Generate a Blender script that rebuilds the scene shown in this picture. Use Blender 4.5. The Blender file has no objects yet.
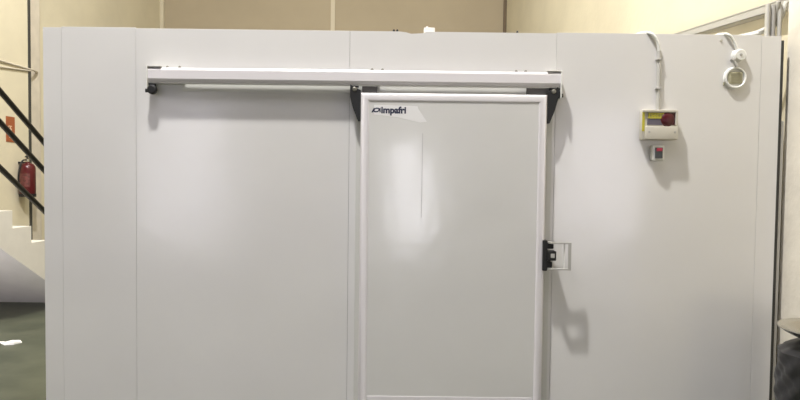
import bpy, bmesh, math, random
from mathutils import Vector, Matrix
random.seed(4)
S = bpy.context.scene
C = S.collection
PI = math.pi

# ------------------------------------------------------------ materials
def mat(name, col, rough=0.5, metal=0.0, spec=0.5, noise=0.0, nscale=4.0, bump=0.0, bscale=30.0, col2=None, alpha=1.0,
        trans=0.0, lo=0.35, hi=0.65, bdist=0.01, coat=0.0):
    m = bpy.data.materials.new(name); m.use_nodes = True
    nt = m.node_tree; N = nt.nodes; L = nt.links
    b = N['Principled BSDF']
    b.inputs['Base Color'].default_value = (*col, 1)
    b.inputs['Roughness'].default_value = rough
    b.inputs['Metallic'].default_value = metal
    b.inputs['Specular IOR Level'].default_value = spec
    b.inputs['Alpha'].default_value = alpha
    b.inputs['Transmission Weight'].default_value = trans
    b.inputs['Coat Weight'].default_value = coat
    tc = N.new('ShaderNodeTexCoord')
    if noise > 0 or col2:
        n = N.new('ShaderNodeTexNoise'); n.inputs['Scale'].default_value = nscale
        n.inputs['Detail'].default_value = 6; n.inputs['Roughness'].default_value = 0.6
        L.new(tc.outputs['Object'], n.inputs['Vector'])
        r = N.new('ShaderNodeValToRGB')
        r.color_ramp.elements[0].position = lo; r.color_ramp.elements[1].position = hi
        c2 = col2 if col2 else tuple(c*(1-noise) for c in col)
        r.color_ramp.elements[0].color = (*c2, 1); r.color_ramp.elements[1].color = (*col, 1)
        L.new(n.outputs['Fac'], r.inputs['Fac']); L.new(r.outputs['Color'], b.inputs['Base Color'])
    if bump > 0:
        n2 = N.new('ShaderNodeTexNoise'); n2.inputs['Scale'].default_value = bscale
        n2.inputs['Detail'].default_value = 3
        L.new(tc.outputs['Object'], n2.inputs['Vector'])
        bp = N.new('ShaderNodeBump'); bp.inputs['Strength'].default_value = bump
        bp.inputs['Distance'].default_value = bdist
        L.new(n2.outputs['Fac'], bp.inputs['Height']); L.new(bp.outputs['Normal'], b.inputs['Normal'])
    return m

def emit(name, col, s):
    m = bpy.data.materials.new(name); m.use_nodes = True
    nt = m.node_tree; nt.nodes.clear()
    e = nt.nodes.new('ShaderNodeEmission'); o = nt.nodes.new('ShaderNodeOutputMaterial')
    e.inputs['Color'].default_value = (*col, 1); e.inputs['Strength'].default_value = s
    nt.links.new(e.outputs[0], o.inputs[0]); return m

M = {}
M['panel'] = mat('white_steel_panel', (0.735, 0.725, 0.705), rough=0.16, spec=0.8, noise=0.03, nscale=1.5, bump=0.5, bscale=2.2, bdist=0.012)
M['core'] = mat('panel_core', (0.55, 0.54, 0.50), rough=0.8)
M['leaf'] = mat('door_leaf_white', (0.69, 0.685, 0.66), rough=0.15, spec=0.8, noise=0.03, nscale=2, bump=0.5, bscale=2.6, bdist=0.010)
M['film'] = mat('old_film_residue', (0.79, 0.785, 0.775), rough=0.5)
M['frame'] = mat('white_lacquered_aluminium', (0.76, 0.735, 0.745), rough=0.3, spec=0.5)
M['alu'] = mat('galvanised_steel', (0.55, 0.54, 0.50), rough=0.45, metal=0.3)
M['jamb'] = mat('grey_jamb', (0.60, 0.60, 0.56), rough=0.4)
M['litband'] = mat('lit_band_grey', (0.68, 0.68, 0.64), rough=0.5)  # tone stands in for the band of light under the rail
M['black'] = mat('black_plastic', (0.008, 0.008, 0.009), rough=0.6)
M['gasket_or_shade'] = mat('dark_rubber_or_shade', (0.05, 0.05, 0.045), rough=0.6)  # rubber seals, and strips that stand in for shaded gaps
M['bolt'] = mat('zinc_bolt', (0.25, 0.24, 0.2), rough=0.4, metal=0.7)
M['ink'] = mat('navy_ink', (0.02, 0.025, 0.06), rough=0.5)
M['cream'] = mat('cream_plaster', (0.72, 0.66, 0.50), rough=0.85, spec=0.2, noise=0.07, nscale=1.3, bump=0.25, bscale=18, bdist=0.01)
M['plaster'] = mat('pale_plaster', (0.84, 0.79, 0.68), rough=0.85, spec=0.2, noise=0.10, nscale=3.5, bump=0.4, bscale=14, bdist=0.012)
M['back'] = mat('dimmed_cream_back_wall', (0.44, 0.375, 0.27), rough=0.85, spec=0.2, noise=0.06, nscale=0.8)  # cream wall darkened in colour for the weaker light at the far end
M['jointdark'] = mat('dark_brown_joint', (0.16, 0.12, 0.08), rough=0.8)
M['shadeblock'] = mat('shade_dark_block', (0.13, 0.125, 0.12), rough=0.6)  # darker version of the jamb grey, shade put into the colour
M['trim'] = mat('pale_joint_strip', (0.62, 0.56, 0.43), rough=0.7)
M['column'] = mat('grey_concrete', (0.66, 0.60, 0.50), rough=0.85, noise=0.12, nscale=5)
M['floor'] = mat('green_grey_painted_concrete', (0.105, 0.112, 0.072), rough=0.42, spec=0.4, col2=(0.06, 0.068, 0.042), nscale=2.6, lo=0.35, hi=0.7)
M['ceil'] = mat('grey_ceiling', (0.25, 0.25, 0.24), rough=0.9)
M['stair'] = mat('white_painted_concrete', (0.76, 0.73, 0.66), rough=0.7, noise=0.05, nscale=5)
M['soffit'] = M['stair']
M['rail'] = mat('black_painted_steel', (0.012, 0.011, 0.010), rough=0.4)
M['red'] = mat('red_enamel', (0.085, 0.007, 0.010), rough=0.3)
M['steel'] = mat('stainless_steel', (0.62, 0.60, 0.55), rough=0.22, metal=1.0)
M['white'] = mat('white_plastic', (0.80, 0.80, 0.76), rough=0.4)
M['beige'] = mat('beige_plastic', (0.58, 0.55, 0.47), rough=0.45)
M['greyp'] = mat('grey_plastic', (0.42, 0.41, 0.38), rough=0.45)
M['conduit'] = mat('pvc_conduit', (0.52, 0.51, 0.47), rough=0.4)
M['yellow'] = mat('yellow_label', (0.50, 0.45, 0.04), rough=0.5)
M['redlens'] = mat('dark_red_lens', (0.075, 0.003, 0.009), rough=0.3, coat=0.1)
M['redbtn'] = mat('red_button', (0.42, 0.03, 0.06), rough=0.4)
M['greybtn'] = mat('dark_grey_rocker', (0.06, 0.065, 0.07), rough=0.4)
M['vlet'] = mat('grey_window', (0.10, 0.09, 0.12), rough=0.2)
M['mesh'] = mat('beige_grille', (0.40, 0.38, 0.26), rough=0.6)
M['clear'] = mat('clear_acrylic', (0.80, 0.80, 0.78), rough=0.12, trans=0.0, alpha=0.42, spec=0.6)
M['orange'] = mat('faded_red_sign', (0.34, 0.10, 0.035), rough=0.6)
M['signink'] = mat('sign_white', (0.70, 0.50, 0.35), rough=0.6)
M['extlabel'] = mat('worn_label', (0.18, 0.05, 0.045), rough=0.5, noise=0.6, nscale=30)
M['paper'] = mat('white_paper', (0.85, 0.84, 0.80), rough=0.8)
M['bag'] = mat('black_polythene', (0.02, 0.02, 0.022), rough=0.32, spec=0.6)
M['scuff'] = mat('grey_scuff', (0.45, 0.44, 0.43), rough=0.6)
M['dark'] = mat('dark_shutter', (0.06, 0.06, 0.055), rough=0.7)
M['rear'] = mat('grey_rear_wall', (0.16, 0.16, 0.155), rough=0.9)
M['day'] = emit('daylight', (0.93, 0.89, 1.0), 3.1)
M['fillglow'] = emit('ceiling_fill_glow', (0.93, 0.90, 1.0), 8.0)  # glow of the added ceiling panel, soft fill from above
M['day2'] = emit('doorway_daylight', (0.95, 0.93, 1.0), 7.5)

# ------------------------------------------------------------ mesh helpers
def bm_new(): return bmesh.new()

def box(bm, x0, x1, y0, y1, z0, z1, bev=0.0, seg=2):
    v = [bm.verts.new(p) for p in ((x0,y0,z0),(x1,y0,z0),(x1,y1,z0),(x0,y1,z0),(x0,y0,z1),(x1,y0,z1),(x1,y1,z1),(x0,y1,z1))]
    fs = [bm.faces.new([v[i] for i in q]) for q in ((0,3,2,1),(4,5,6,7),(0,1,5,4),(1,2,6,5),(2,3,7,6),(3,0,4,7))]
    if bev > 0:
        es = set(e for f in fs for e in f.edges)
        bmesh.ops.bevel(bm, geom=list(es), offset=bev, segments=seg, profile=0.5, affect='EDGES')
    return v

def prism(bm, pts, axis, a, b, bev=0.0):
    """extrude polygon pts (2-D) along axis from a to b"""
    def P(p, t):
        if axis == 'x': return (t, p[0], p[1])
        if axis == 'y': return (p[0], t, p[1])
        return (p[0], p[1], t)
    A = [bm.verts.new(P(p, a)) for p in pts]; B = [bm.verts.new(P(p, b)) for p in pts]
    n = len(pts); fs = [bm.faces.new(A), bm.faces.new(B[::-1])]
    for i in range(n): fs.append(bm.faces.new([A[i], B[i], B[(i+1)%n], A[(i+1)%n]]))
    bmesh.ops.recalc_face_normals(bm, faces=fs)
    if bev > 0:
        es = set(e for f in fs for e in f.edges)
        bmesh.ops.bevel(bm, geom=list(es), offset=bev, segments=2, profile=0.5, affect='EDGES')

def tube(bm, pts, r, n=12, caps=True):
    pts = [Vector(p) for p in pts]; rings = []
    up = None
    for i, p in enumerate(pts):
        if i == 0: d = pts[1]-p
        elif i == len(pts)-1: d = p-pts[i-1]
        else: d = (pts[i+1]-p).normalized() + (p-pts[i-1]).normalized()
        d.normalize()
        if up is None:
            up = Vector((0,0,1)) if abs(d.z) < 0.9 else Vector((1,0,0))
        s = d.cross(up).normalized(); up = s.cross(d).normalized()
        rr = r[i] if isinstance(r, (list, tuple)) else r
        rings.append([bm.verts.new(p + (s*math.cos(2*PI*k/n) + up*math.sin(2*PI*k/n))*rr) for k in range(n)])
    for a, b in zip(rings, rings[1:]):
        for k in range(n): bm.faces.new([a[k], a[(k+1)%n], b[(k+1)%n], b[k]])
    if caps:
        bm.faces.new(rings[0][::-1]); bm.faces.new(rings[-1])

def lathe(bm, prof, origin=(0,0,0), axis='z', n=32):
    """prof: list of (radius, height)"""
    o = Vector(origin); rings = []
    def P(r, h, a):
        c, s = math.cos(a)*r, math.sin(a)*r
        if axis == 'z': return o + Vector((c, s, h))
        if axis == 'y': return o + Vector((c, -h, s))     # height towards the viewer (-y)
        return o + Vector((h, c, s))
    for r, h in prof:
        if r < 1e-6: rings.append([bm.verts.new(P(0, h, 0))])
        else: rings.append([bm.verts.new(P(r, h, 2*PI*k/n)) for k in range(n)])
    fs = []
    for a, b in zip(rings, rings[1:]):
        for k in range(n):
            k2 = (k+1) % n
            if len(a) == 1 and len(b) == 1: continue
            if len(a) == 1: fs.append(bm.faces.new([a[0], b[k], b[k2]]))
            elif len(b) == 1: fs.append(bm.faces.new([a[k], a[k2], b[0]]))
            else: fs.append(bm.faces.new([a[k], a[k2], b[k2], b[k]]))
    bmesh.ops.recalc_face_normals(bm, faces=fs)

def bez(p, n=14):
    """smooth path through control points (Catmull-Rom)"""
    p = [Vector(q) for q in p]; P = [2*p[0]-p[1]] + p + [2*p[-1]-p[-2]]; out = []
    for i in range(1, len(P)-2):
        for k in range(n):
            t = k/n; a, b, c, d = P[i-1], P[i], P[i+1], P[i+2]
            out.append(0.5*((2*b) + (c-a)*t + (2*a-5*b+4*c-d)*t*t + (3*b-a-3*c+d)*t**3))
    out.append(p[-1]); return out

def obj(name, bm, m, parent=None, smooth=False):
    me = bpy.data.meshes.new(name)
    bmesh.ops.recalc_face_normals(bm, faces=bm.faces[:])
    bm.to_mesh(me); bm.free()
    if smooth:
        for p in me.polygons: p.use_smooth = True
        try: me.set_sharp_from_angle(angle=math.radians(40))
        except Exception: pass
    o = bpy.data.objects.new(name, me); me.materials.append(M[m]); C.objects.link(o)
    if parent:
        o.parent = parent
        if parent.type == 'EMPTY': o.matrix_parent_inverse = Matrix.Translation(-parent.location)
    return o

def thing(name, label, cat, loc, group=None):
    o = bpy.data.objects.new(name, None); C.objects.link(o); o.location = loc; o.empty_display_size = 0.1
    o['label'] = label; o['category'] = cat
    if group: o['group'] = group
    return o

def tag(o, label, cat, group=None):
    o['label'] = label; o['category'] = cat
    if group: o['group'] = group
    return o

def struct(name, bm, m, label=None, parent=None):
    o = obj(name, bm, m, parent)
    if parent is None: o['kind'] = 'structure'
    if label: o['label'] = label
    return o

def bx(name, m, parent, *a, bev=0.0, smooth=False):
    bm = bm_new(); box(bm, *a, bev=bev); return obj(name, bm, m, parent, smooth)

# ------------------------------------------------------------ the hall
YB = 13.35; YR = -9.0; ZC = 9.0; YW = 0.6
XL = -5.0; XL2 = -5.38; XR = 2.32; YJ = 8.04; XLW = -8.5; XRW = 8.0
bm = bm_new(); box(bm, XLW-0.3, XRW+0.3, YR-0.3, YB+0.3, -0.2, 0); struct('floor', bm, 'floor')
# ceiling, with an added glowing panel let in for soft fill
bm = bm_new(); sk = (-3.2, 0.6, -2.4, 0.2)
box(bm, XLW-0.3, sk[0], YR-0.3, YB+0.3, ZC, ZC+0.2); box(bm, sk[1], XRW+0.3, YR-0.3, YB+0.3, ZC, ZC+0.2)
box(bm, sk[0], sk[1], YR-0.3, sk[2], ZC, ZC+0.2); box(bm, sk[0], sk[1], sk[3], YB+0.3, ZC, ZC+0.2); struct('ceiling', bm, 'ceil')
bm = bm_new(); box(bm, sk[0], sk[1], sk[2], sk[3], ZC+0.15, ZC+0.19); struct('ceiling_fill_1', bm, 'fillglow')
bm = bm_new(); box(bm, XL-0.4, XL, YW, YJ, 0, ZC); box(bm, XL2-0.5, XL2, YJ, YB, 0, ZC)
struct('wall_left', bm, 'cream')
bm = bm_new(); box(bm, XLW, XL-0.4, YW, YW+0.3, 0, ZC); box(bm, XLW-0.3, XLW, YR, YW+0.3, 0, ZC); struct('wall_rear_left', bm, 'rear')
bm = bm_new(); box(bm, XL2-0.5, XR+0.5, YB, YB+0.25, 0, ZC); struct('wall_back', bm, 'back')
bm = bm_new(); box(bm, XR, XR+0.5, YW, YB, 0, ZC)
struct('wall_right', bm, 'cream')
bm = bm_new(); box(bm, XR+0.5, XRW, YW, YW+0.3, 0, ZC); box(bm, XRW, XRW+0.3, YR, YW+0.3, 0, ZC); struct('wall_rear_right', bm, 'rear')
# plaster pilaster on the right wall beside the box
bm = bm_new(); box(bm, 2.10, XR, 3.02, 3.262, 0, ZC, bev=0.006); struct('trim_1', bm, 'plaster')
# joints on the back wall and in its corners
bm = bm_new(); box(bm, -1.59, -1.50, YB-0.03, YB, 0, ZC); struct('trim_2', bm, 'trim')
bm = bm_new(); box(bm, XL2, XL2+0.08, YB-0.05, YB, 0, ZC); struct('trim_3', bm, 'trim')
bm = bm_new(); box(bm, XR-0.07, XR-0.0, YB-0.04, YB, 0, ZC); struct('trim_4', bm, 'jointdark')
# dark strip painted as the shadow gap ending the near left wall, grey column beyond
bm = bm_new(); box(bm, XL, XL+0.012, 7.99, 8.035, 0, ZC); struct('trim_5', bm, 'gasket_or_shade')
bm = bm_new(); box(bm, XL2, XL2+0.30, 8.06, 8.40, 0, ZC, bev=0.01); struct('trim_6', bm, 'column')
# rear wall behind the photographer, with three daylight openings and a roller shutter
opn = [(-6.7, -4.5, 0.0, 3.4), (-0.25, 0.75, 0.0, 2.5), (4.2, 7.2, 0.0, 3.4)]
bm = bm_new(); xs = XLW
for a, b, c, d in opn:
    box(bm, xs, a, YR-0.25, YR, 0, ZC); box(bm, a, b, YR-0.25, YR, d, ZC); xs = b
box(bm, xs, XRW, YR-0.25, YR, 0, ZC)
struct('wall_rear', bm, 'rear')
for k, (a, b, c, d) in enumerate(opn):
    bm = bm_new(); box(bm, a, b, YR-0.24, YR-0.2, c, d); struct('door_%d' % (k+1), bm, 'day2' if k == 1 else 'day')
bm = bm_new()
for k in range(34): box(bm, -3.7, -1.3, YR, YR+0.04, 0.1*k, 0.1*k+0.095, bev=0.006)
struct('door_4', bm, 'dark')

# ------------------------------------------------------------ the cold room box
FY = 3.2; TZ = 2.29; BX0 = -1.922; BX1 = 2.03; BY1 = 6.0
cr = thing('cold_room', 'large white insulated cold room box of flat sandwich panels standing in the hall', 'cold room', (0.06, FY+1.4, 0))
seams = [BX0, -1.822, -1.424, -0.278, 0.828, 1.925, BX1]
g = 0.0007
for i, (a, b) in enumerate(zip(seams, seams[1:])):
    nm = 'corner_panel' if i in (0, 5) else 'wall_panel'
    z1 = TZ + (0.004 if i in (1, 4) else 0.0)
    bm = bm_new()
    if i == 3:   # a chipped, dented upper edge
        pts = [(a+g, 0.0), (b-g, 0.0), (b-g, z1), (0.135, z1), (0.11, z1-0.008), (0.05, z1-0.012), (0.02, z1-0.004), (-0.02, z1), (a+g, z1)]
        prism(bm, pts, 'y', FY, FY+0.09)
    else:
        box(bm, a+g, b-g, FY, FY+0.09, 0.0, z1, bev=0.0007, seg=1)
    obj(nm, bm, 'panel', cr)
bm = bm_new(); box(bm, BX0+0.01, BX1-0.01, FY+0.088, FY+0.10, 0.01, TZ-0.012); obj('insulation_core', bm, 'core', cr)
bx('side_panel', 'panel', cr, BX0, BX0+0.1, FY+0.10, BY1, 0, TZ)
bx('side_panel', 'panel', cr, BX1-0.1, BX1, FY+0.10, BY1, 0, TZ)
bx('rear_panel', 'panel', cr, BX0+0.1, BX1-0.1, BY1-0.1, BY1, 0, TZ)
bx('roof_panel', 'panel', cr, BX0+0.1, BX1-0.1, FY+0.10, BY1-0.1, TZ-0.1, TZ-0.005)
bx('edge_shade_strip', 'gasket_or_shade', cr, BX1+0.001, BX1+0.022, FY+0.012, FY+0.09, 0, TZ-0.02)  # dark strip painted in for the shadow gap beside the box
bx('corner_profile', 'alu', cr, BX1+0.023, BX1+0.042, FY+0.02, FY+0.09, 0, TZ-0.45, bev=0.002)
# door jambs on the front
bx('door_jamb', 'jamb', cr, -0.240, -0.200, FY-0.008, FY, 0, 1.93, bev=0.002)
bx('door_jamb', 'jamb', cr, 0.775, 0.812, FY-0.008, FY, 0, 1.93, bev=0.002)

# ------------------------------------------------------------ sliding door
DX0, DX1, DB, DT = -0.210, 0.760, 0.02, 1.947
DY0, DY1 = 3.085, 3.180
sd = thing('sliding_door', 'white sliding cold room door in a rounded aluminium frame, hanging from the rail', 'door', (0.28, 3.13, DB))
fw = 0.046
bx('door_leaf', 'leaf', sd, DX0+fw-0.004, DX1-fw+0.004, DY0+0.010, DY1-0.01, DB+fw-0.004, DT-fw+0.004)
# frame profiles: rounded section, mitred
def frame_bm():
    bm = bm_new()
    sec = [(0, DY1), (0, DY0+0.020), (0.004, DY0+0.009), (0.012, DY0+0.002), (0.022, DY0), (0.034, DY0+0.0015), (0.042, DY0+0.006), (fw, DY0+0.013), (fw, DY1)]
    cor = [(DX0, DB, 1, 1), (DX1, DB, -1, 1), (DX1, DT, -1, -1), (DX0, DT, 1, -1)]
    R = [[bm.verts.new((x+sx*s, y, z+sz*s)) for s, y in sec] for x, z, sx, sz in cor]
    for i in range(4):
        a, b = R[i], R[(i+1) % 4]
        for k in range(len(sec)):
            k2 = (k+1) % len(sec)
            bm.faces.new([a[k], a[k2], b[k2], b[k]])
    return bm
obj('door_frame', frame_bm(), 'frame', sd, smooth=True)
bx('kick_plate', 'frame', sd, DX0+fw+0.004, DX1-fw-0.004, DY0+0.006, DY0+0.010, DB+fw+0.004, 0.352, bev=0.001)['label'] = 'pale kick plate across the foot of the door'
bx('bottom_seal', 'gasket_or_shade', sd, DX0, DX1, DY0+0.02, DY1-0.01, 0.002, DB, bev=0.002)
bx('rear_gasket', 'gasket_or_shade', sd, DX0+0.012, DX1-0.012, DY1, FY-0.009, DB+0.05, DT-0.01)
# film residue and scuff on the leaf
ly = DY0+0.0098
bm = bm_new()
pts = [(-0.14, 1.885), (0.085, 1.880), (0.09, 1.866), (0.135, 1.80), (0.10, 1.796), (-0.02, 1.822), (-0.14, 1.835)]
prism(bm, pts, 'y', ly-0.0004, ly); obj('film_residue', bm, 'film', sd)['label'] = 'torn patch of old protective film round the logo'
bm = bm_new()
prism(bm, [(0.111, 1.30), (0.114, 1.30), (0.1155, 1.74), (0.1125, 1.74)], 'y', ly-0.0003, ly); obj('scuff_mark', bm, 'scuff', sd)['label'] = 'thin vertical grey scratch'
# logo
def text_mesh(s, size, x, z, y, off=0.0, shear=0.0, sx=1.0):
    cu = bpy.data.curves.new('t', 'FONT'); cu.body = s; cu.size = size; cu.offset = off; cu.shear = shear; cu.extrude = 0.0004
    cu.resolution_u = 3
    o = bpy.data.objects.new('t', cu); C.objects.link(o)
    dg = bpy.context.evaluated_depsgraph_get(); dg.update()
    me = bpy.data.meshes.new_from_object(o.evaluated_get(dg))
    bm = bm_new(); bm.from_mesh(me); bpy.data.objects.remove(o); bpy.data.meshes.remove(me)
    for v in bm.verts: v.co = Vector((x + v.co.x*sx, y - v.co.z, z + v.co.y))
    return bm
bm = text_mesh('impafri', 0.047, -0.104, 1.843, ly-0.0008, off=0.0021, sx=1.0)
obj('logo_text', bm, 'ink', sd)['label'] = 'dark navy lettering reading impafri'
bm = bm_new()   # the mark in front of the word: slanted ring with a tail
n = 28; ro = []; ri = []
for k in range(n):
    a = 2*PI*k/n
    ro.append((-0.1275+0.0165*math.cos(a)+0.004*math.sin(a), 1.858+0.0125*math.sin(a)))
    ri.append((-0.1275+0.0095*math.cos(a)+0.002*math.sin(a), 1.858+0.0058*math.sin(a)))
for k in range(n):
    prism(bm, [ro[k], ro[(k+1)%n], ri[(k+1)%n], ri[k]], 'y', ly-0.001, ly)
prism(bm, [(-0.155, 1.845), (-0.146, 1.845), (-0.134, 1.868), (-0.142, 1.868)], 'y', ly-0.001, ly)
prism(bm, [(-0.112, 1.846), (-0.106, 1.846), (-0.106, 1.870), (-0.112, 1.868)], 'y', ly-0.001, ly)
obj('logo_mark', bm, 'ink', sd)['label'] = 'small slanted ring symbol before the lettering'
# hangers: black tapering brackets at the two upper corners with a roller arm up into the rail
for s, x in ((-1, DX0), (1, DX1)):
    bm = bm_new()
    w = 0.062
    prism(bm, [(x, 1.960), (x+s*0.056, 1.990), (x+s*0.056, 1.925), (x+s*0.040, 1.865), (x+s*0.014, 1.80), (x, 1.80)], 'y', 3.100, 3.150, bev=0.003)
    hb = obj('hanger_bracket', bm, 'black', sd)
    bm = bm_new(); box(bm, min(x+s*0.012, x+s*0.046), max(x+s*0.012, x+s*0.046), 3.112, 3.140, 1.975, 2.022, bev=0.003); obj('roller_arm', bm, 'black', hb)
    bm = bm_new(); lathe(bm, [(0, 0), (0.011, 0), (0.012, 0.004), (0.007, 0.008), (0, 0.008)], (x+s*0.032, 3.100, 1.965), 'y', 12); obj('bolt_head', bm, 'bolt', hb)
# latch and handle at the right edge of the leaf
lt = bx('latch_body', 'black', sd, 0.748, 0.772, 3.060, 3.150, 1.03, 1.19, bev=0.004)
bm = bm_new(); box(bm, 0.772, 0.806, 3.075, 3.145, 1.145, 1.178, bev=0.006); box(bm, 0.772, 0.800, 3.075, 3.145, 1.045, 1.078, bev=0.006)
obj('latch_jaw', bm, 'black', lt)
bx('push_block', 'black', lt, 0.771, 0.815, 3.04, 3.13, 1.085, 1.135, bev=0.004)
bx('push_button', 'greyp', lt, 0.786, 0.806, 3.034, 3.041, 1.10, 1.122, bev=0.002)
def quadbar(bm, a, b, w, t):
    """flat bar from a to b, w = vertical/normal width vector, t = thickness vector"""
    a, b, w, t = map(Vector, (a, b, w, t))
    v = [bm.verts.new(p + i*w + j*t) for p in (a, b) for i, j in ((-.5,-.5),(.5,-.5),(.5,.5),(-.5,.5))]
    for q in ((0,1,2,3),(7,6,5,4),(0,4,5,1),(1,5,6,2),(2,6,7,3),(3,7,4,0)): bm.faces.new([v[i] for i in q])
hz0, hz1 = 1.042, 1.178
bm = bm_new()
hx, hy = 0.882, 3.025
for z in (hz0, hz1):
    quadbar(bm, (0.776, 3.135, z), (0.800, 3.02, z), (0, 0, 0.008), (0.024, 0.004, 0))
    quadbar(bm, (0.798, 3.025, z), (hx+0.006, hy, z), (0, 0, 0.008), (0.010, 0.030, 0))
quadbar(bm, (hx, hy, hz0-0.004), (hx, hy, hz1+0.004), (0.016, 0.0, 0), (0.006, 0.034, 0))
hd = obj('pull_handle', bm, 'greyp', sd); hd['label'] = 'grey rectangular loop handle standing out from the latch'
bm = bm_new(); box(bm, hx-0.030, hx-0.024, hy+0.004, hy+0.012, hz0, hz1); obj('grip_insert', bm, 'white', hd)

# ------------------------------------------------------------ rail
RX0, RX1 = -1.322, 0.832
tr = thing('door_track', 'long white aluminium sliding door rail bolted across the front panels', 'rail', (-0.25, 3.15, 1.98))
bm = bm_new()
prism(bm, [(3.145, 1.990), (3.145, 2.066), (3.112, 2.066), (3.100, 2.056), (3.097, 2.052), (3.097, 2.008), (3.106, 1.996), (3.113, 1.990)], 'x', RX0+0.004, RX1-0.004)
obj('rail_profile', bm, 'frame', tr)
bx('lit_band_plate', 'litband', tr, -1.155, 0.66, FY-0.006, FY, 1.950, 2.05, bev=0.001)  # made-up plate, coloured as the light band on the panel below the rail
# shaded lower lip and spacer blocks, two with shade put into their colour
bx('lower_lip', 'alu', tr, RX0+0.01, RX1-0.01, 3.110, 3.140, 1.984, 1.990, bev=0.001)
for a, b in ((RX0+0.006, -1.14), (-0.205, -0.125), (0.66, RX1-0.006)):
    bx('mounting_block', 'jamb' if a < -1 else 'shadeblock', tr, a, b, 3.144, FY-0.0005, 1.955 if a > -1 else 1.985, 2.062, bev=0.002)
for x in (RX0, RX1):
    s = 1 if x == RX0 else -1
    bx('end_plate', 'white', tr, min(x, x+s*0.005), max(x, x+s*0.005), 3.085, FY, 1.93 if s < 0 else 1.965, 2.075, bev=0.001)
    bx('top_bracket', 'alu', tr, min(x, x+s*0.075), max(x, x+s*0.075), 3.092, FY, 2.0685, 2.0715)['label'] = 'flat grey bracket on top of the rail end'
    bm = bm_new()
    cx = x + s*0.022
    lathe(bm, [(0, 0), (0.020, 0), (0.024, 0.006), (0.024, 0.040), (0.018, 0.046), (0, 0.046)], (cx, 3.150, 1.952), 'y', 20)
    box(bm, cx-0.016, cx+0.016, 3.11, 3.14, 1.955, 1.984)
    obj('end_stop', bm, 'black', tr, smooth=True)
    bm = bm_new(); tube(bm, [(x-s*0.002, 3.13, 1.947), (x-s*0.014, 3.13, 1.947)], 0.011, 6)
    obj('stop_bolt', bm, 'black', tr)
for x in (-1.235, -1.17, -0.155, -0.10, 0.605, 0.655):
    bm = bm_new(); lathe(bm, [(0, 0), (0.008, 0), (0.008, 0.006), (0.004, 0.009), (0, 0.009)], (x, FY, 2.076), 'y', 8)
    obj('bolt', bm, 'bolt', tr)

# ------------------------------------------------------------ alarm unit, switch and their conduit
al = thing('alarm_unit', 'beige plastic trapped-person alarm box with yellow label and dark red lamp', 'alarm', (1.39, FY, 1.73))
ax0, ax1, az0, az1 = 1.275, 1.458, 1.722, 1.880
ay = FY-0.085
bx('housing', 'beige', al, ax0, ax1, ay+0.02, FY, az0, az1, bev=0.006, smooth=True)
cv = bx('lower_cover', 'beige', al, ax0+0.012, ax1, ay-0.012, ay+0.021, az0+0.002, az0+0.070, bev=0.006, smooth=True)
bx('upper_rim', 'beige', al, ax0, ax1, ay, ay+0.021, az1-0.014, az1, bev=0.004)
bx('side_rim', 'beige', al, ax1-0.012, ax1, ay, ay+0.021, az0+0.078, az1-0.012, bev=0.003)
lb = bx('label', 'yellow', al, ax0+0.030, ax0+0.112, ay+0.010, ay+0.021, az0+0.112, az1-0.016); lb['label'] = 'yellow warning label'
bx('side_label', 'yellow', al, ax0-0.001, ax0+0.012, ay+0.016, ay+0.0195, az0+0.045, az1-0.012)
bm = bm_new()
for k in range(3):
    for j in range(5):
        if random.random() < .8:
            x = ax0+0.036+j*0.015; z = az0+0.119+k*0.007
            box(bm, x, x+0.010, ay+0.0092, ay+0.0101, z, z+0.0025)
obj('printed_lines', bm, 'greybtn', lb)
bx('dark_window', 'vlet', al, ax0+0.026, ax0+0.115, ay+0.014, ay+0.021, az0+0.078, az0+0.112)
bm = bm_new(); lathe(bm, [(0, 0.026), (0.018, 0.024), (0.030, 0.017), (0.036, 0.009), (0.038, 0.0), (0, 0)], (ax1-0.052, ay+0.021, az0+0.108), 'y', 28)
obj('lamp_lens', bm, 'redlens', al, smooth=True)['label'] = 'dark red domed lens'
bx('lens_base', 'redlens', al, ax1-0.090, ax1-0.013, ay+0.016, ay+0.021, az0+0.079, az1-0.016)
for x in (ax0+0.03, ax1-0.018):
    bm = bm_new(); lathe(bm, [(0, 0), (0.006, 0), (0.006, 0.002), (0, 0.002)], (x, ay-0.012, az0+0.040), 'y', 10); obj('screw', bm, 'greyp', cv)

sw = thing('rocker_switch', 'small white wall switch with red and grey rocker below the alarm box', 'switch', (1.375, FY, 1.63))
sx0, sx1, sz0, sz1 = 1.342, 1.406, 1.616, 1.698
bx('switch_plate', 'white', sw, sx0, sx1, FY-0.035, FY, sz0, sz1, bev=0.005, smooth=True)
rk = bx('rocker', 'greybtn', sw, sx0+0.012, sx1-0.012, FY-0.042, FY-0.034, sz0+0.012, sz1-0.012, bev=0.002)
bx('red_tip', 'redbtn', rk, sx0+0.018, sx1-0.016, FY-0.046, FY-0.041, sz0+0.050, sz1-0.016, bev=0.002)['label'] = 'red tip of the rocker'

cd = thing('alarm_conduit', 'grey plastic conduit running down the white panel into the alarm box', 'conduit', (1.38, FY-0.02, 1.88))
bm = bm_new()
path = bez([(1.262, FY+0.10, 2.296), (1.292, FY+0.03, 2.304), (1.330, FY-0.012, 2.290), (1.360, FY-0.016, 2.245), (1.372, FY-0.013, 2.195)])
tube(bm, path, 0.0085, 12); obj('flexible_elbow', bm, 'white', cd, smooth=True)['label'] = 'white flexible bend over the panel top'
bm = bm_new(); tube(bm, [(1.372, FY-0.013, 2.20), (1.374, FY-0.013, 1.882)], 0.0095, 12); obj('conduit_run', bm, 'conduit', cd, smooth=True)
for z in (2.155, 2.00):
    bm = bm_new(); box(bm, 1.358, 1.384, FY-0.026, FY, z-0.005, z+0.005, bev=0.002); obj('clip', bm, 'greyp', cd)

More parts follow.
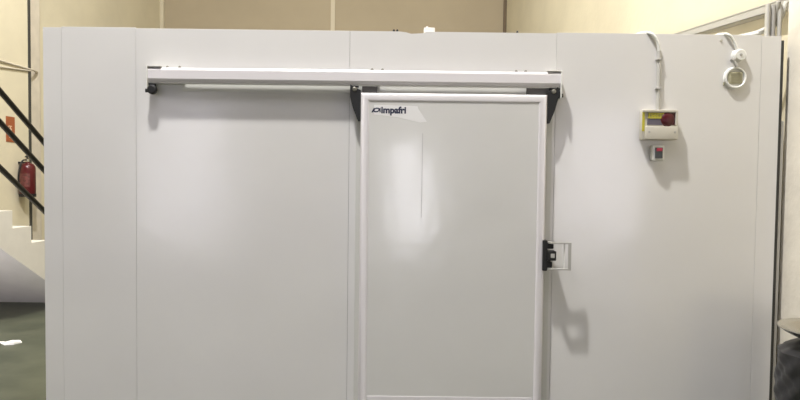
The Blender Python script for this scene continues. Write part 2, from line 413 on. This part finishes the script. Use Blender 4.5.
# ------------------------------------------------------------ pressure valve and junction box
jb = thing('junction_box', 'small round white junction box on the panel near the top right corner', 'junction box', (1.80, FY, 2.18))
bm = bm_new(); lathe(bm, [(0, 0.034), (0.026, 0.034), (0.030, 0.030), (0.033, 0.014), (0.035, 0), (0, 0)], (1.797, FY, 2.182), 'y', 28); bd = obj('box_body', bm, 'white', jb, smooth=True)
bm = bm_new(); lathe(bm, [(0, 0.004), (0.007, 0.003), (0.008, 0), (0, 0)], (1.797, FY-0.034, 2.182), 'y', 10); obj('screw', bm, 'greyp', bd)
bm = bm_new(); tube(bm, [(1.778, FY-0.02, 2.165), (1.756, FY-0.022, 2.150)], 0.012, 10); tube(bm, [(1.756, FY-0.022, 2.162), (1.780, FY-0.028, 2.122)], 0.009, 10)
obj('cable_gland', bm, 'greyp', jb, smooth=True)
jc = thing('junction_conduit', 'short white bent conduit from the panel top down to the round junction box', 'conduit', (1.77, FY-0.01, 2.21))
bm = bm_new(); tube(bm, bez([(1.690, FY+0.09, 2.293), (1.712, FY+0.03, 2.302), (1.738, FY-0.014, 2.290), (1.765, FY-0.016, 2.258), (1.784, FY-0.016, 2.212)]), 0.0075, 12)
obj('flexible_elbow', bm, 'white', jc, smooth=True)
bm = bm_new(); lathe(bm, [(0, 0), (0.007, 0), (0.007, 0.004), (0, 0.005)], (1.706, FY, 2.262), 'y', 10); obj('clip', bm, 'beige', jc)

pv = thing('round_vent', 'round white ringed vent with beige grille below the junction box', 'vent', (1.79, FY, 2.01))
vc = (1.783, FY, 2.063)
bm = bm_new(); lathe(bm, [(0.046, 0.0), (0.060, 0.0), (0.060, 0.010), (0.057, 0.018), (0.051, 0.020), (0.046, 0.015), (0.046, 0.0)], vc, 'y', 40); obj('ring', bm, 'white', pv, smooth=True)
bm = bm_new(); lathe(bm, [(0, 0.008), (0.0465, 0.008), (0.0465, 0), (0, 0)], vc, 'y', 32); obj('back_disc', bm, 'white', pv)
bm = bm_new(); box(bm, vc[0]-0.040, vc[0]+0.038, FY-0.016, FY-0.007, vc[2]-0.031, vc[2]+0.032, bev=0.004)
for k in range(6):
    z = vc[2]-0.022+k*0.0088; box(bm, vc[0]-0.026, vc[0]+0.026, FY-0.018, FY-0.0155, z-0.0018, z+0.0018)
obj('grille', bm, 'mesh', pv)
bm = bm_new(); box(bm, vc[0]-0.060, vc[0]-0.054, FY-0.008, FY, vc[2]-0.040, vc[2]-0.022, bev=0.002); obj('tab', bm, 'mesh', pv)

# ------------------------------------------------------------ cable tray and flexible pipes at the right wall
def lerp(a, b, t): return a+(b-a)*t
ct = thing('cable_tray', 'grey metal cable tray running along the right wall above the cold room', 'cable tray', (2.2, 4.4, 2.6))
TA = Vector((2.275, 3.30, 2.510)); TB = Vector((2.275, 6.2, 2.790))
def tray_pt(y, dx, dz):
    t = (y-TA.y)/(TB.y-TA.y); p = TA.lerp(TB, t); return (p.x+dx, p.y, p.z+dz)
bm = bm_new()
def slab(bm, dx0, dx1, dz0, dz1):
    v = [bm.verts.new(tray_pt(y, dx, dz)) for y in (TA.y, TB.y) for dx, dz in ((dx0,dz0),(dx1,dz0),(dx1,dz1),(dx0,dz1))]
    for q in ((0,1,2,3),(7,6,5,4),(0,4,5,1),(1,5,6,2),(2,6,7,3),(3,7,4,0)): bm.faces.new([v[i] for i in q])
slab(bm, -0.04, 0.04, 0.0, 0.004); slab(bm, -0.04, -0.037, 0.0, 0.055); slab(bm, 0.037, 0.04, 0.0, 0.055)
slab(bm, -0.044, -0.034, 0.050, 0.056)
obj('channel', bm, 'alu', ct)
for y in (3.45, 5.1, 5.9):
    bm = bm_new(); p = tray_pt(y, 0, 0)
    box(bm, p[0]-0.045, XR, y-0.02, y+0.02, p[2]-0.028, p[2]-0.002, bev=0.003); obj('wall_bracket', bm, 'alu', ct)
bm = bm_new()
for dx in (-0.02, 0.008):
    tube(bm, [tray_pt(y, dx, 0.018) for y in (3.32, 4.2, 5.2, 6.18)], 0.013, 8)
o = obj('power_cables', bm, 'conduit', None, smooth=True); tag(o, 'pale cables lying in the grey tray along the right wall', 'cable')
for k, (dx, m_, lab) in enumerate(((0.0, 'white', 'white flexible conduit curving up to the tray, nearer the wall corner'),
                                   (-0.045, 'conduit', 'pale grey flexible conduit looping lower over the box top to the tray'))):
    bm = bm_new()
    p = bez([(1.84+dx, 3.50+k*0.05, 2.312), (1.97, 3.50+k*0.05, 2.350+0.012*k), (2.10+dx*0.4, 3.48, 2.385), (2.172+dx*0.7, 3.45, 2.44), (2.185+dx, 3.41, 2.537)], 18)
    tube(bm, p, [0.0125 + 0.0015*(i % 2) for i in range(len(p))], 12)
    tag(obj('flexible_conduit', bm, m_, None, smooth=True), lab, 'conduit')
for k, (x, y, r, m_) in enumerate(((2.085, 3.42, 0.014, 'alu'), (2.120, 3.43, 0.016, 'greyp'), (2.155, 3.42, 0.012, 'alu'))):
    bm = bm_new(); tube(bm, [(x, y, 0.0), (x, y, 1.2), (x, y, 2.52)], r, 12)
    tag(obj('drop_pipe', bm, m_, None, smooth=True), ('slim grey pipe dropping beside the box corner, nearest the box', 'thicker grey pipe in the middle of the dropping bundle', 'slim grey pipe of the dropping bundle nearest the wall')[k], 'pipe', 'pipes dropping behind the box corner')

# small things on the roof edge
zr = TZ-0.005
bm = bm_new(); box(bm, 0.118, 0.176, FY+0.012, FY+0.060, TZ, TZ+0.026, bev=0.004); box(bm, 0.130, 0.140, FY+0.02, FY+0.05, TZ+0.026, TZ+0.034)
tag(obj('plastic_offcut', bm, 'paper', None), 'small bright white offcut lying on the top edge of the box', 'scrap')
for x, l in ((-0.044, 'tiny dark screw on the box top left of the white offcut'), (-0.026, 'tiny dark screw on the box top right beside its twin'), (0.622, 'tiny dark screw lying on the box top behind the rail end')):
    bm = bm_new(); lathe(bm, [(0, 0), (0.006, 0), (0.006, 0.012), (0.003, 0.018), (0, 0.018)], (x, FY+0.03, TZ), 'z', 8)
    tag(obj('roof_screw', bm, 'black', None), l, 'screw', 'screws on the box top')

# final proportions: how far each fitting stands out from the panels
def proportion(o, loc, sc): o.location = loc; o.scale = sc
proportion(sd, (0.284, 3.1615, 0.001), (1.015, 0.55, 1.0135))
proportion(tr, (-0.254, 3.1725, 1.9872), (1.015, 0.55, 1.015))
proportion(al, (1.397, FY, 1.7335), (1.01, 0.6, 1.01))

# ------------------------------------------------------------ staircase along the left wall
SX = -3.78; tread = 0.295; rise = 0.175
st = thing('staircase', 'white painted concrete staircase descending along the left wall', 'staircase', (-4.39, 6.9, 0))
lv = []     # (z, y_end) of each tread; y grows downwards along the flight
y = 5.775; z = 1.15
while z > 0: lv.append((z, y)); z -= rise; y += tread
up = []; y = 5.775-tread; z = 1.15+rise
while z < 2.6: up.append((z, y)); z += rise; y -= tread
steps = up[::-1] + lv
ytop = steps[0][1]-tread-1.0
pts = [(ytop, steps[0][0])]
for k, (z, y) in enumerate(steps):
    pts.append((y, z))
    zn = steps[k+1][0] if k+1 < len(steps) else 0.0
    pts.append((y, zn))
yl = pts[-1][0]
# underside: z = 0.805 at y 5.59, slope -0.6
pts.append((6.93, 0.0))
zt = steps[0][0]-0.30
yk = 5.588 - (zt-0.805)/0.6
pts += [(yk, zt), (ytop, zt)]
bm = bm_new(); prism(bm, pts, 'x', XL+0.002, SX); obj('flight', bm, 'stair', st)
hr = thing('stair_railing', 'black tubular steel railing with three sloping bars along the white stairs', 'railing', (-3.83, 6.0, 0))
RXX = -3.835; sl = 0.645
def rz(z0, y): return z0 - sl*(y-6.0)
ya, yb = 4.6, 7.4
for z0 in (2.10, 1.80, 1.36):
    bm = bm_new(); tube(bm, [(RXX, ya, rz(z0, ya)), (RXX, yb, rz(z0, yb))], 0.027, 16); obj('rail_bar', bm, 'rail', hr, smooth=True)
def step_z(y):
    for z, ye in steps:
        if y <= ye: return z
    return 0.0
for y in (ya+0.02, yb-0.03):
    bm = bm_new(); tube(bm, [(RXX, y, step_z(y)), (RXX, y, rz(2.10, y)+0.01)], 0.022, 12); obj('post', bm, 'rail', hr, smooth=True)

# ------------------------------------------------------------ fire extinguisher, sign, wall cable
fx = thing('fire_extinguisher', 'dark red fire extinguisher hanging on the cream left wall behind the railing', 'fire extinguisher', (-4.88, 7.77, 1.2))
fc = (-4.888, 7.78, 1.215)
bm = bm_new(); lathe(bm, [(0, 0), (0.088, 0), (0.095, 0.012), (0.095, 0.36), (0.090, 0.395), (0.070, 0.425), (0.030, 0.440), (0.028, 0.455), (0, 0.455)], fc, 'z', 32); cy = obj('cylinder', bm, 'red', fx, smooth=True)
bm = bm_new(); lathe(bm, [(0.0905, -0.004), (0.098, -0.004), (0.098, 0.035), (0.0952, 0.037), (0.0905, -0.004)], fc, 'z', 32); obj('base_ring', bm, 'black', fx, smooth=True)
bm = bm_new()
n = 14; A = []; B = []
for k in range(n+1):
    a = -PI/2 - 0.75 + 1.6*k/n; A.append(bm.verts.new((fc[0]+0.0962*math.cos(a), fc[1]+0.0962*math.sin(a), fc[2]+0.13))); B.append(bm.verts.new((fc[0]+0.0962*math.cos(a), fc[1]+0.0962*math.sin(a), fc[2]+0.30)))
for k in range(n): bm.faces.new([A[k], A[k+1], B[k+1], B[k]])
obj('printed_label', bm, 'extlabel', cy, smooth=True)['label'] = 'pale instruction label'
bm = bm_new(); lathe(bm, [(0, 0.45), (0.026, 0.45), (0.026, 0.49), (0.016, 0.50), (0.016, 0.52), (0, 0.52)], fc, 'z', 16); obj('valve', bm, 'steel', fx, smooth=True)
bm = bm_new(); h = Vector(fc)
tube(bm, [h+Vector((0.0, 0.0, 0.505)), h+Vector((0.02, -0.05, 0.525)), h+Vector((0.05, -0.12, 0.515))], [0.012, 0.010, 0.008], 8)
tube(bm, [h+Vector((0.0, 0.0, 0.52)), h+Vector((0.03, -0.05, 0.560)), h+Vector((0.07, -0.12, 0.580))], [0.012, 0.010, 0.008], 8)
obj('lever', bm, 'black', fx, smooth=True)
bm = bm_new(); tube(bm, bez([h+Vector((0, -0.02, 0.48)), h+Vector((0.01, -0.12, 0.46)), h+Vector((0.0, -0.165, 0.35)), h+Vector((-0.02, -0.150, 0.20)), h+Vector((0.0, -0.115, 0.06))]), 0.010, 8); obj('hose', bm, 'black', fx, smooth=True)
bm = bm_new(); box(bm, XL, fc[0]-0.02, fc[1]-0.02, fc[1]+0.02, fc[2]+0.430, fc[2]+0.455, bev=0.003); obj('wall_bracket', bm, 'black', fx)

sg = thing('wall_sign', 'faded orange-red upright sign on the cream wall above the extinguisher', 'sign', (-4.99, 7.62, 1.93))
bx('sign_plate', 'orange', sg, XL, XL+0.006, 7.53, 7.70, 1.915, 2.240, bev=0.002)
bm = bm_new()   # extinguisher pictogram
box(bm, XL+0.006, XL+0.0075, 7.585, 7.635, 1.97, 2.09); box(bm, XL+0.006, XL+0.0075, 7.60, 7.62, 2.09, 2.115)
box(bm, XL+0.006, XL+0.0075, 7.575, 7.64, 2.112, 2.124); box(bm, XL+0.006, XL+0.0075, 7.565, 7.574, 2.02, 2.115)
obj('pictogram', bm, 'signink', sg)

wc = []
for dz, r, l in ((0.0, 0.013, 'thin grey pipe sloping along the cream left wall, upper of the pair'), (-0.075, 0.010, 'thin grey pipe sloping along the cream left wall, lower of the pair')):
    bm = bm_new(); tube(bm, [(XL+0.013, 6.4, 2.90+dz*1.6), (XL+0.013, 7.45, 2.915+dz), (XL+0.013, 8.0, 2.915+dz*0.3), (XL+0.0, 8.10, 2.92), (XL2+0.314, 8.30, 2.93+dz*0.2)], r, 8)
    tag(obj('wall_pipe', bm, 'column', None, smooth=True), l, 'pipe', 'pair of thin pipes on the left wall')

# ------------------------------------------------------------ scraps on the floor
def scrap(x, y, pts, h, m_, l, nm='paper_scrap'):
    bm = bm_new(); v = []
    for i, (a, b) in enumerate(pts): v.append(bm.verts.new((x+a, y+b, h*(0.25 + 0.75*((i*7) % 3)/2))))
    c = bm.verts.new((x, y, h*1.1)); lo = [bm.verts.new((p.co.x, p.co.y, 0.0005)) for p in v]
    n = len(v)
    for i in range(n):
        bm.faces.new([v[i], v[(i+1)%n], c]); bm.faces.new([lo[i], lo[(i+1)%n], v[(i+1)%n], v[i]])
    bm.faces.new(lo[::-1])
    tag(obj(nm, bm, m_, None), l, 'scrap')
scrap(-3.44, 5.23, [(-.085,-.02),(-.02,-.07),(.05,-.05),(.085,.01),(.04,.06),(-.01,.03),(-.06,.07)], 0.02, 'paper', 'crumpled white paper scrap on the green floor beside the stairs')
scrap(-3.56, 5.25, [(-.05,-.02),(.0,-.035),(.05,.0),(.0,.03)], 0.008, 'paper', 'flat pale scrap just left of the crumpled paper')
scrap(-3.42, 5.80, [(-.05,-.02),(.0,-.03),(.05,.01),(.0,.03)], 0.008, 'stair', 'small pale chip on the floor further back near the stairs', 'plaster_chip')

# ------------------------------------------------------------ tub with bowl at the lower right
tb = thing('waste_tub', 'dark tub lined with crumpled black plastic between the box and the wall', 'tub', (2.0, 2.75, 0))
tc = (2.045, 2.74)
bm = bm_new(); lathe(bm, [(0, 0), (0.20, 0), (0.215, 0.02), (0.225, 0.50), (0.229, 0.51), (0.222, 0.515), (0.205, 0.03), (0, 0.03)], (tc[0], tc[1], 0), 'z', 40); obj('tub_body', bm, 'gasket_or_shade', tb, smooth=True)
bm = bm_new()
n = 96; rings = []
for j in range(40):
    t = j/39; z = 0.22+0.545*t; ring = []
    for k in range(n):
        a = 2*PI*k/n
        r = 0.234 - 0.10*max(0, t-0.90)/0.10 + 0.006*math.sin(a*5+13*t) + 0.004*math.sin(a*9-29*t+2*math.sin(a*2)) + 0.0025*math.sin(a*17+47*t)
        ring.append(bm.verts.new((tc[0]+r*math.cos(a), tc[1]+r*math.sin(a), z)))
    rings.append(ring)
for a, b in zip(rings, rings[1:]):
    for k in range(n): bm.faces.new([a[k], a[(k+1)%n], b[(k+1)%n], b[k]])
bm.faces.new(rings[-1]); bm.faces.new(rings[0][::-1])
obj('bin_liner', bm, 'bag', tb, smooth=True)['label'] = 'crumpled black plastic liner'
bm = bm_new(); lathe(bm, [(0, 0), (0.10, 0.001), (0.17, 0.014), (0.215, 0.036), (0.232, 0.052), (0.240, 0.054), (0.241, 0.058), (0.232, 0.058), (0.21, 0.042), (0.165, 0.020), (0.10, 0.006), (0, 0.005)], (tc[0], tc[1], 0.766), 'z', 64)
tag(obj('metal_bowl', bm, 'steel', None, smooth=True), 'shallow shiny metal bowl resting on the black plastic in the tub', 'bowl')

# ------------------------------------------------------------ lamps of the hall and an added fill light
def lamp(loc, power, size, col, rot=(0, 0)):
    l = bpy.data.lights.new('bay_or_fill_lamp', 'AREA'); l.shape = 'DISK'; l.size = size; l.energy = power; l.color = col
    o = bpy.data.objects.new('bay_or_fill_lamp', l); C.objects.link(o); o.location = loc; o.rotation_euler = (math.radians(rot[0]), 0, math.radians(rot[1])); return o
lamp((-1.05, 1.6, 7.75), 760, 0.28, (1.0, 0.975, 0.945), (45, 0))   # floodlight leaning towards the cold room
lamp((-2.6, 6.6, 7.2), 120, 0.45, (1.0, 0.97, 0.88))
lamp((-0.4, 7.0, 7.2), 85, 0.45, (1.0, 0.97, 0.88))
lamp((-4.45, 3.9, 0.45), 32, 0.4, (0.90, 0.86, 1.0), (112, 0))   # added fill under the stairs to brighten the soffit, no known lamp
w = bpy.data.worlds.new('world'); S.world = w; w.use_nodes = True
w.node_tree.nodes['Background'].inputs['Color'].default_value = (0.85, 0.9, 1.0, 1)
w.node_tree.nodes['Background'].inputs['Strength'].default_value = 0.05

# ------------------------------------------------------------ camera
cam = bpy.data.cameras.new('camera'); cam.lens = 36*593/800; cam.sensor_width = 36; cam.clip_start = 0.05
co = bpy.data.objects.new('camera', cam); C.objects.link(co)
th = math.radians(2.0); rol = math.radians(0.7)
co.matrix_world = Matrix.Translation((0, 0, 1.5)) @ Matrix.Rotation(PI/2-th, 4, 'X') @ Matrix.Rotation(rol, 4, 'Z')
S.camera = co
S.view_settings.view_transform = 'Standard'; S.view_settings.look = 'None'
S.view_settings.gamma = 1.0; S.view_settings.use_curve_mapping = False
S.view_settings.exposure = 0.02
